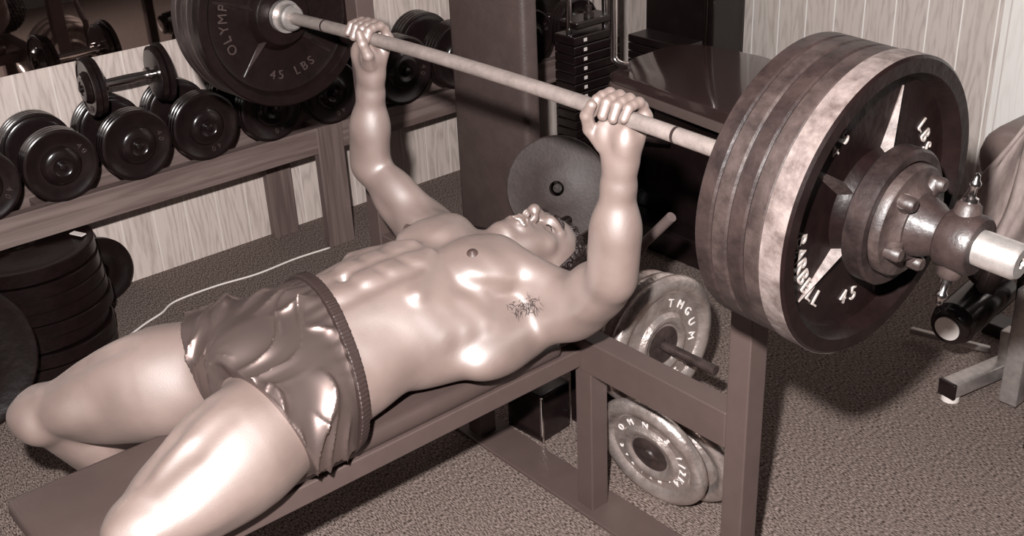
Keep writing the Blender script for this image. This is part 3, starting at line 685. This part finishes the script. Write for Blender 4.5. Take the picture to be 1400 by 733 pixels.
# ---- arms
SL, EL, WL = V3(.262, .035, .615), V3(.418, .012, .762), V3(.446, .004, 1.010)
SR, ER, WR = V3(-.195, .035, .625), V3(-.405, .010, .772), V3(-.352, .004, 1.010)
def arm(B, S_, E_, W_, s):
    d = (E_-S_)/np.linalg.norm(E_-S_); f = (W_-E_)/np.linalg.norm(W_-E_)
    n = np.cross(d, f); n = n/np.linalg.norm(n)*(1 if np.cross(d, f)[1] < 0 else -1)   # towards the feet
    inn = f-d*(f@d); inn /= np.linalg.norm(inn)          # biceps side
    B.ell(lerp(S_, E_, .02)+V3(0, 0, .008), (.068, .066, .064), .035)
    B.ell(lerp(S_, E_, .20)+V3(s*.004, .012, 0), (.075, .060, .056), .03, basis(d, inn))
    B.cap(lerp(S_, E_, .1), E_, .050, .040, .03)
    B.ell(lerp(S_, E_, .55)+inn*.022, (.085, .042, .040), .018, basis(d, inn))      # biceps
    B.ell(lerp(S_, E_, .48)-inn*.026, (.100, .050, .036), .018, basis(d, inn))      # triceps long head
    B.ell(lerp(S_, E_, .62)-inn*.020-n*.018, (.075, .036, .034), .015, basis(d, inn))
    B.cap(lerp(S_, E_, .85)-inn*.018, E_-inn*.014-f*.012, .026, .022, .02)           # elbow
    o = -inn; 
    lat = d-f*(d@f); lat /= np.linalg.norm(lat)          # outer side of the forearm
    B.cap(E_, lerp(E_, W_, .45), .040, .038, .03)
    B.ell(lerp(E_, W_, .26)+lat*.014, (.090, .040, .038), .02, basis(f, lat))       # brachioradialis
    B.ell(lerp(E_, W_, .25)-lat*.018+n*.004, (.085, .036, .036), .02, basis(f, lat))# flexors
    B.cap(lerp(E_, W_, .45), lerp(E_, W_, .80), .038, .031, .03)
    B.cap(lerp(E_, W_, .78), W_, .027, .0245, .02)
    B.cap(lerp(E_, W_, .80)+lat*.012, W_+lat*.010, .0195, .0175, .014); B.cap(lerp(E_, W_, .80)-lat*.012, W_-lat*.010, .0195, .0175, .014)
    # armpit: pec and lat tendons joining the upper arm
    B.cap((cx+s*.13, .0, .675), lerp(S_, E_, .36)+inn*.004, .036, .030, .03)
    B.cap((cx+s*.17, -.02, .575), lerp(S_, E_, .30)-inn*.020, .040, .030, .035)
arm(B, SL, EL, WL, 1); arm(B, SR, ER, WR, -1)
# ---- hands: fist round the bar. s = +1 left hand (thumb towards -x)
def hand(B, hx, W_, s):
    zb = float(sag(hx)); O = V3(hx, 0, zb)
    def P(x, a, r): return O+V3(x*s, r*math.cos(math.radians(a)), r*math.sin(math.radians(a)))
    fx = (-.036, -.0125, .011, .0335); fr = (.0098, .0102, .0098, .0087); ln = (1, 1.06, 1.0, .86)
    for i, (x, r) in enumerate(zip(fx, fr)):
        q = .0145+r*.93
        sp_ = (-.003, -.001, .002, .005)[i]
        a0, a1, a2, a3 = (-12, 58, 122, 176) if i < 3 else (-8, 58, 116, 164)
        B.chain([P(x, a0, q+.013), P(x, a1-28, q+.010), P(x+sp_*.3, a1, q+.0085), P(x+sp_*.5, a2-28, q+.003), P(x+sp_*.6, a2, q+.003), P(x+sp_*.7, a3, q+.0008)], [r+.0022, r+.0006, r+.0010, r, r, r-.0010], .003)
        B.cap(P(x, a0, q+.012), W_+V3(x*s*.42, .006, .004), r+.003, .016, .010)                 # metacarpal
    B.ell(O+V3(.004*s, .020, -.040), (.036, .0165, .034), .012)                                  # back of the hand
    B.ell(O+V3(.026*s, -.004, -.044), (.016, .020, .032), .012)                                  # hypothenar
    B.ell(O+V3(-.024*s, -.010, -.040), (.019, .021, .030), .012)                                 # thenar
    B.cap(O+V3(0, .004, -.030), W_, .022, .028, .02); B.cap(O+V3(.018*s, .0, -.045), W_+V3(.008*s, 0, -.01), .018, .019, .02); B.cap(O+V3(-.018*s, .0, -.050), W_+V3(-.008*s, 0, -.01), .018, .019, .02)
    t = [O+V3(-.026*s, -.012, -.056), O+V3(-.044*s, -.026, -.030), O+V3(-.042*s, -.036, -.002), O+V3(-.030*s, -.0345, .020)]
    B.chain(t, [.0165, .0125, .0112, .0094], .004)
hand(B, .444, WL, 1); hand(B, -.352, WR, -1)
# ---- legs
HL, KL, AL = V3(cx+.105, -.535, .590), V3(.205, -.892, .540), V3(.285, -.830, .085)
HR, KR, AR = V3(cx-.105, -.535, .600), V3(-.352, -.872, .490), V3(-.400, -.640, .085)
def thigh(B, H, K, s, top=False):
    d = (K-H)/np.linalg.norm(K-H); up = V3(0, 0, 1)-d*d[2]; up /= np.linalg.norm(up); l = np.cross(up, d)*(-1)   # l : +x-ish
    l = l*np.sign(l[0])
    B.cap(H, lerp(H, K, .45), .104, .099, .05)
    if top: return
    B.cap(lerp(H, K, .40), lerp(H, K, .92), .095, .060, .05)
    B.ell(lerp(H, K, .45)+up*.030, (.190, .078, .074), .03, basis(d, up))                        # rectus femoris
    B.ell(lerp(H, K, .55)+l*s*.046+up*.006, (.165, .062, .068), .022, basis(d, up))              # vastus lateralis
    B.ell(lerp(H, K, .74)-l*s*.040+up*.006, (.092, .046, .052), .018, basis(d, up))              # teardrop
    B.ell(lerp(H, K, .30)-l*s*.040-up*.020, (.150, .064, .072), .03, basis(d, up))               # adductors
    B.ell(lerp(H, K, .50)-up*.048, (.180, .074, .062), .03, basis(d, up))                        # hamstrings
def leg(B, H, K, A, s, toe):
    thigh(B, H, K, s); d = (K-H)/np.linalg.norm(K-H); up = V3(0, 0, 1)-d*d[2]; up /= np.linalg.norm(up); l = np.cross(up, d); l *= np.sign(l[0])
    for o_, w_ in ((-.030, 0), (.036, .004)):
        B.cap(lerp(H, K, .44)+l*s*o_*1.1+up*(.120+w_), lerp(H, K, .68)+l*s*o_+up*(.101+w_), .004, .006, .030, sub=True); B.cap(lerp(H, K, .68)+l*s*o_+up*(.101+w_), lerp(H, K, .90)+l*s*o_*.5+up*(.076+w_), .006, .004, .030, sub=True)
    f = (A-K)/np.linalg.norm(A-K)
    fr = d-f*(d@f); fr /= np.linalg.norm(fr); lt_ = np.cross(f, fr)
    B.ell(K+fr*.012, (.052, .052, .052), .02)
    B.ell(K+fr*.042-f*.004, (.030, .030, .022), .016, basis(f, fr))                               # kneecap
    B.cap(K-lt_*.026, K+lt_*.026, .040, .040, .02)
    B.cap(K+f*.02, lerp(K, A, .5), .048, .046, .03); B.cap(lerp(K, A, .5), A, .044, .029, .03)
    B.cap(K+fr*.022+f*.045, lerp(K, A, .6)+fr*.018, .026, .020, .02)                              # shin
    for q in (1, -1): B.ell(lerp(K, A, .30)-fr*.034+lt_*q*.020, (.115, .044, .050), .016, basis(f, fr))   # calf heads
    # foot
    t = V3(*toe); t[2] = 0; t /= np.linalg.norm(t); lt2 = V3(-t[1], t[0], 0)
    A0 = V3(A[0], A[1], .052); B.cap(A, A0, .033, .036, .02); B.ell(A0-t*.035+V3(0, 0, -.016), (.034, .034, .034), .02)
    B.cap(A0+t*.01+V3(0, 0, .0), A0+t*.13+V3(0, 0, -.024), .036, .024, .02); B.cap(A0-t*.02+V3(0, 0, -.026)+lt2*.0, A0+t*.13+V3(0, 0, -.028)-lt2*.015, .026, .022, .02)
    for i in range(5):
        o = (i-2)*.0165; c_ = A0+t*.125+lt2*o+V3(0, 0, -.032); B.cap(c_, c_+t*(.055-.006*abs(i-1)), .012, .0105, .005)
leg(B, HL, KL, AL, 1, (.25, -1, 0)); leg(B, HR, KR, AR, -1, (-.55, -1, 0))
# ---- neck and head
HC = V3(.048, .124, .640); hu = V3(0, .970, -.243); hf = V3(.10, .242, .965); hf -= hu*(hf@hu); hf /= np.linalg.norm(hf); hl = np.cross(hu, hf)
HR3 = np.stack([hl, hu, hf], 1)
def Hh(l, u, f): return HC+hl*l+hu*u+hf*f
HS = 1.03
def Hp(l, u, f): return Hh(l*HS, u*HS, f*HS)
def hell(l, u, f, r, k=.01, sub=False): B.ell(Hp(l, u, f), tuple(HS*a for a in r), k, HR3, sub)
def hcap(a, b, ra, rb, k=.008, sub=False): B.cap(Hp(*a), Hp(*b), ra*HS, rb*HS, k, sub)
B.cap((cx, .04, .60), Hp(0, -.035, -.035), .068, .060, .03)
B.cap((cx, .0, .655), Hp(0, -.06, .02), .050, .046, .03)
for s in (-1, 1): B.cap((cx+s*.022, .012, .705), Hp(s*.058, -.03, -.02), .017, .020, .016)
hell(0, .038, -.012, (.076, .084, .094), .012)
hell(0, .028, .030, (.066, .066, .056), .02)
hell(0, -.040, .028, (.060, .068, .058), .02)
hell(0, -.085, .046, (.042, .035, .034), .02)
for s in (-1, 1):
    hcap((s*.066, -.018, .000), (s*.055, -.066, .018), .013, .014, .015)       # jaw corner
    hcap((s*.055, -.066, .018), (s*.020, -.100, .060), .014, .013, .014)
    hell(s*.044, -.012, .052, (.022, .018, .020), .022)                        # cheekbone
    hcap((s*.012, .027, .086), (s*.042, .026, .070), .0105, .009, .012)        # brow ridge
    hell(s*.031, .005, .087, (.018, .0125, .014), .010, sub=True)              # socket
    hell(s*.031, .006, .0685, (.0155, .0125, .0135), .004)                     # lid over eyeball
    hcap((s*.020, .0035, .0825), (s*.044, .002, .076), .0012, .0012, .004, sub=True)
    hell(s*.038, -.050, .050, (.020, .028, .020), .024)                        # cheek
    hell(s*.0125, -.031, .0965, (.0080, .0100, .0115), .007)                     # ala
    hcap((s*.017, -.036, .088), (s*.034, -.062, .066), .0016, .0016, .010, sub=True)  # smile fold
hell(0, -.100, .070, (.022, .016, .016), .014)                                  # chin
hcap((0, .020, .086), (0, -.022, .112), .0075, .0095, .012)                      # nose bridge
hell(0, -.026, .112, (.0115, .0105, .0105), .008)
for s in (-1, 1): hell(s*.0085, -.0415, .1005, (.0050, .0095, .0080), .0025, sub=True)
hell(0, -.062, .082, (.030, .026, .014), .014)                                  # muzzle
for a, b in (((-.028, -.059, .072), (-.010, -.053, .093)), ((-.010, -.053, .093), (.010, -.053, .093)), ((.010, -.053, .093), (.028, -.059, .072))): hcap(a, b, .0052, .0058, .005)
for a, b in (((-.028, -.062, .070), (-.012, -.074, .089)), ((-.012, -.074, .089), (.012, -.074, .089)), ((.012, -.074, .089), (.028, -.062, .070))): hcap(a, b, .0050, .0062, .005)
hell(0, -.0640, .091, (.0280, .0105, .016), .003, sub=True)
for s in (-1, 1):
    hell(s*.077, .000, -.012, (.0095, .031, .019), .006)
    hell(s*.086, .002, -.008, (.006, .018, .010), .004, sub=True)
# ---- polygonise
HB = (V3(cx-.12, .010, .46), V3(cx+.13, .34, .80))
def hb(hx): return (V3(hx-.064, -.060, 1.022), V3(hx+.064, .064, 1.160))
boxes = [HB, hb(.444), hb(-.352)]
h0 = .0042
ax, D = B.grid((-.62, -1.10, -.01), (.56, .34, 1.17), h0)
V, F = nets(ax, D, [(lo+h0*.6, hi-h0*.6) for lo, hi in boxes]); V = relax(V, F, 2, .5, boundary(F)); del D
VV, FF = [V], [F]; off = len(V)
for (lo, hi), h in zip(boxes, (.0017, .00125, .00125)):
    ax, D = B.grid(lo-h, hi+h, h); v, f = nets(ax, D); v = relax(v, f, 1, .4, boundary(f)); VV.append(v); FF.append(f+off); off += len(v)
def skin_mat():
    m = bpy.data.materials.new('skin'); m.use_nodes = True; nt = m.node_tree; N = nt.nodes; L = nt.links; b = N['Principled BSDF']
    b.inputs['Roughness'].default_value = .54; b.inputs['Specular IOR Level'].default_value = .7; b.inputs['IOR'].default_value = 2.1
    b.inputs['Coat Weight'].default_value = .45; b.inputs['Coat Roughness'].default_value = .42
    tc = N.new('ShaderNodeTexCoord')
    n = N.new('ShaderNodeTexNoise'); n.inputs['Scale'].default_value = 9; n.inputs['Detail'].default_value = 5; L.new(tc.outputs['Object'], n.inputs[0])
    r = N.new('ShaderNodeValToRGB'); r.color_ramp.elements[0].position = .3; r.color_ramp.elements[1].position = .7
    r.color_ramp.elements[0].color = (.155, .103, .088, 1); r.color_ramp.elements[1].color = (.235, .163, .143, 1)
    L.new(n.outputs['Fac'], r.inputs[0]); L.new(r.outputs[0], b.inputs['Base Color'])
    n2 = N.new('ShaderNodeTexNoise'); n2.inputs['Scale'].default_value = 420; n2.inputs['Detail'].default_value = 3; L.new(tc.outputs['Object'], n2.inputs[0])
    bp = N.new('ShaderNodeBump'); bp.inputs['Strength'].default_value = .12; bp.inputs['Distance'].default_value = .002
    L.new(n2.outputs['Fac'], bp.inputs['Height']); L.new(bp.outputs[0], b.inputs['Normal']); L.new(bp.outputs[0], b.inputs['Coat Normal'])
    return m
M_skin = skin_mat()
man = mesh_np('person', np.concatenate(VV), np.concatenate(FF), M_skin)
tag(man, 'muscular person in shiny dark trunks lying on the bench pressing a heavy barbell overhead', 'person')
# ---- trunks
T_ = Field(); torso(T_, True)
T_.ell((cx, -.40, .630), (.152, .15, .120), .05)
for s, H, K in ((1, HL, KL), (-1, HR, KR)):
    T_.ell((cx+s*.085, -.53, .560), (.085, .10, .072), .04); T_.ell((cx+s*.125, -.40, .60), (.050, .09, .075), .04)
    d = (K-H)/np.linalg.norm(K-H); up_ = V3(0, 0, 1)-d*d[2]; up_ /= np.linalg.norm(up_)
    T_.cap(H, lerp(H, K, .6), .107, .106, .05)
    T_.ell(lerp(H, K, .40)+up_*.030, (.175, .080, .076), .03, basis(d, up_)); T_.ell(lerp(H, K, .30)-V3(s*.03, 0, .02), (.150, .064, .072), .03, basis(d, up_))
T_.ell((cx, -.575, .675), (.055, .075, .050), .04)
h = .0032; ax, D = T_.grid((-.42, -.86, .44), (.42, -.30, .80), h, .010)
X = ax[0][:, None, None]; Y = ax[1][None, :, None]; Z = ax[2][None, None, :]
def plane(p, n): n = V3(*n); n = n/np.linalg.norm(n); return (X-p[0])*n[0]+(Y-p[1])*n[1]+(Z-p[2])*n[2]
# folds: pulled from the crotch up to the hips, and round the legs
ang = np.arctan2(np.abs(X-cx), -(Y+.66)+0*Z); rr = np.sqrt((X-cx)**2+(Y+.64)**2)
_r = np.random.RandomState(5)
def soft(fr, n=14):
    o = 0
    for _ in range(n):
        k = _r.normal(size=3); k *= fr/np.linalg.norm(k); o = o+np.sin(X*k[0]+Y*k[1]+Z*k[2]+_r.uniform(0, 6.28))
    return o/math.sqrt(n/2)
w1, w2, w3, w4 = soft(22), soft(30), soft(26), soft(60)
sx_ = np.sign(X-cx)
fold = (1-np.abs(np.sin(ang*7+w1*.9+rr*5)))**2*.016*np.clip(w2*.6+.5, 0, 1)
fold = fold+(1-np.abs(np.sin((X-cx)*55+Y*20+w2*1.2)))**2*.012*np.clip(w3*.7+.2, 0, 1)
fold = fold+(1-np.abs(np.sin(Y*60-np.abs(X-cx)*45+w3*1.3)))**2*.011*np.clip(w1*.7+.3, 0, 1)*np.clip((np.abs(X-cx)-.06)/.05, 0, 1)
fold = fold+w4*.0010-.005
fold = -fold*np.clip((-.43-Y)/.04+0*X, 0, 1)*np.clip(rr/.09, 0, 1)
gather = np.sin((X-cx)*260+w1*.8)*.0016*np.exp(-((Y+.450)/.028)**2)
fold = fold+gather
D = D+fold.astype(np.float32)
wn = (.15, 1, -.10); wp = (cx, -.412, .70)
waist = plane(wp, wn)
D = np.maximum(D, waist)
dl = (KL-HL)/np.linalg.norm(KL-HL); dr = (KR-HR)/np.linalg.norm(KR-HR)
hemL = plane(lerp(HL, KL, .20), dl+V3(-.10, 0, -.1)); hemR = plane(lerp(HR, KR, .15), dr+V3(.10, .0, -.15))
side = 1/(1+np.exp(-(X-cx)*120.0)); hem = hemL*side+hemR*(1-side)
D = np.maximum(D, hem.astype(np.float32)+.0008*np.sin(ang*24))
v, f = nets(ax, D); v = relax(v, f, 2, .5)
M_satin = mat('dark_satin', (.19, .14, .129), .37, metal=.7, spec=.6)
trunks = mesh_np('trunks', v, f, M_satin, man); trunks['label'] = 'shiny dark satin gym trunks'
ax, D = T_.grid((-.25, -.52, .46), (.32, -.33, .80), .0026, .0185)
X = ax[0][:, None, None]; Y = ax[1][None, :, None]; Z = ax[2][None, None, :]
w_ = plane((wp[0], wp[1]-.008, wp[2]), wn); rib_ = np.sin(np.arctan2(Z-.60, X-cx)*150)*.0009
D = np.maximum(D+rib_, np.abs(w_)-.0115)
v, f = nets(ax, D.astype(np.float32)); v = relax(v, f, 1, .4)
wb = mesh_np('waistband', v, f, mat('waistband_elastic', (.035, .021, .019), .5), trunks)
# ---- hair, brows, teeth, nipples
Hf = Field(); 
Hf.ell(Hp(0, .040, -.016), tuple(HS*a for a in (.0835, .0985, .106)), .012, HR3)
for s in (-1, 1): Hf.cap(Hp(s*.074, .028, .020), Hp(s*.0735, .004, .006), .0085, .006, .01)
ax, D = Hf.grid(HC-.16, HC+.16, .0022); X = ax[0][:, None, None]-HC[0]; Y = ax[1][None, :, None]-HC[1]; Z = ax[2][None, None, :]-HC[2]
l_, u_, f_ = [(X*HR3[0, i]+Y*HR3[1, i]+Z*HR3[2, i])/HS for i in range(3)]
line = f_-(.046+np.clip((u_-.064), -.2, .05)*.80+.004*np.sin(l_*260))
back = -(u_+.045-np.clip(-f_, -.02, .06)*.2)
wave = (np.sin(l_*300+u_*120)*.0015+np.sin(u_*340+f_*200)*.0016+np.sin(f_*420+l_*90)*.001).astype(np.float32)
D = np.maximum(np.maximum(D+wave, np.minimum(line, 9)*1.0), back).astype(np.float32)
v, f = nets(ax, D); v = relax(v, f, 1, .5)
M_hair = mat('dark_hair', (.022, .012, .011), .38, noise=.6, nscale=160, bump=.5, bscale=220)
mesh_np('hair', v, f, M_hair, man)
b_ = nb()
for s in (-1, 1):
    tube(b_, [Hp(s*.012, .028, .0985), Hp(s*.024, .0325, .096), Hp(s*.036, .034, .088), Hp(s*.046, .030, .078)], [.0030, .0045, .0040, .0018], 8)
    obj('eyebrow', b_, M_hair, man, True); b_ = nb()
b_.free()
for s in (-1, 1):
    b_ = nb(); tube(b_, [Hp(s*.0195, .0005, .0815), Hp(s*.026, .0015, .0848), Hp(s*.034, .0013, .0842), Hp(s*.0435, -.001, .0775)], [.0008, .0016, .0016, .0008], 6); obj('eyelashes', b_, M_hair, man, True)
tb = nb()
for i in range(8):
    x = (i-3.5)*.0058; box(tb, Hp(x, -.0605, .0905-abs(x)*.32-abs(x)**2*9), (.0055, .0048, .0065), Matrix([list(r) for r in HR3]).to_quaternion(), .0012)
for i in range(8):
    x = (i-3.5)*.0054; box(tb, Hp(x, -.0672, .0885-abs(x)*.32-abs(x)**2*9), (.0050, .0040, .0060), Matrix([list(r) for r in HR3]).to_quaternion(), .0012)
te = obj('teeth', tb, M_white, man, True); te['kind'] = 'stuff'
# surface finder for small features
from mathutils.bvhtree import BVHTree
bv = BVHTree.FromPolygons([v_.co[:] for v_ in man.data.vertices], [tuple(p.vertices) for p in man.data.polygons])
M_nip = mat('darker_skin', (.075, .045, .039), .5)
for s in (1, -1):
    p, n_, _, _ = bv.ray_cast(Vector((cx+(.098 if s > 0 else -.132), -.105, .95)), Vector((0, 0, -1)))
    if p: obj('nipple', lathe(nb(), [(-.002, .0125), (.0008, .0115), (.0014, .007), (.004, .0055), (.0062, .0035), (.0066, 0)], p, n_, 24), M_nip, man, True)
hb_ = nb(); rnd = random.Random(3)
for i in range(90):
    y = -.045+rnd.gauss(0, .018); x = cx+.185+rnd.gauss(0, .014); p, n_, _, _ = bv.ray_cast(Vector((x+.4, y-.35, 1.0)), Vector((-.4, .35, -.36)).normalized())
    if p is None: continue
    d_ = (Vector((rnd.uniform(-1, 1), rnd.uniform(-1, 1), rnd.uniform(-1, .3)))); d_ = (d_-n_*d_.dot(n_)).normalized()
    tube(hb_, [p, p+d_*.006+n_*.0022, p+d_*.014+n_*.0015+Vector((0, 0, -.002))], [.0005, .0005, .0002], 4)
ah = obj('armpit_hair', hb_, M_hair, man); ah['kind'] = 'stuff'
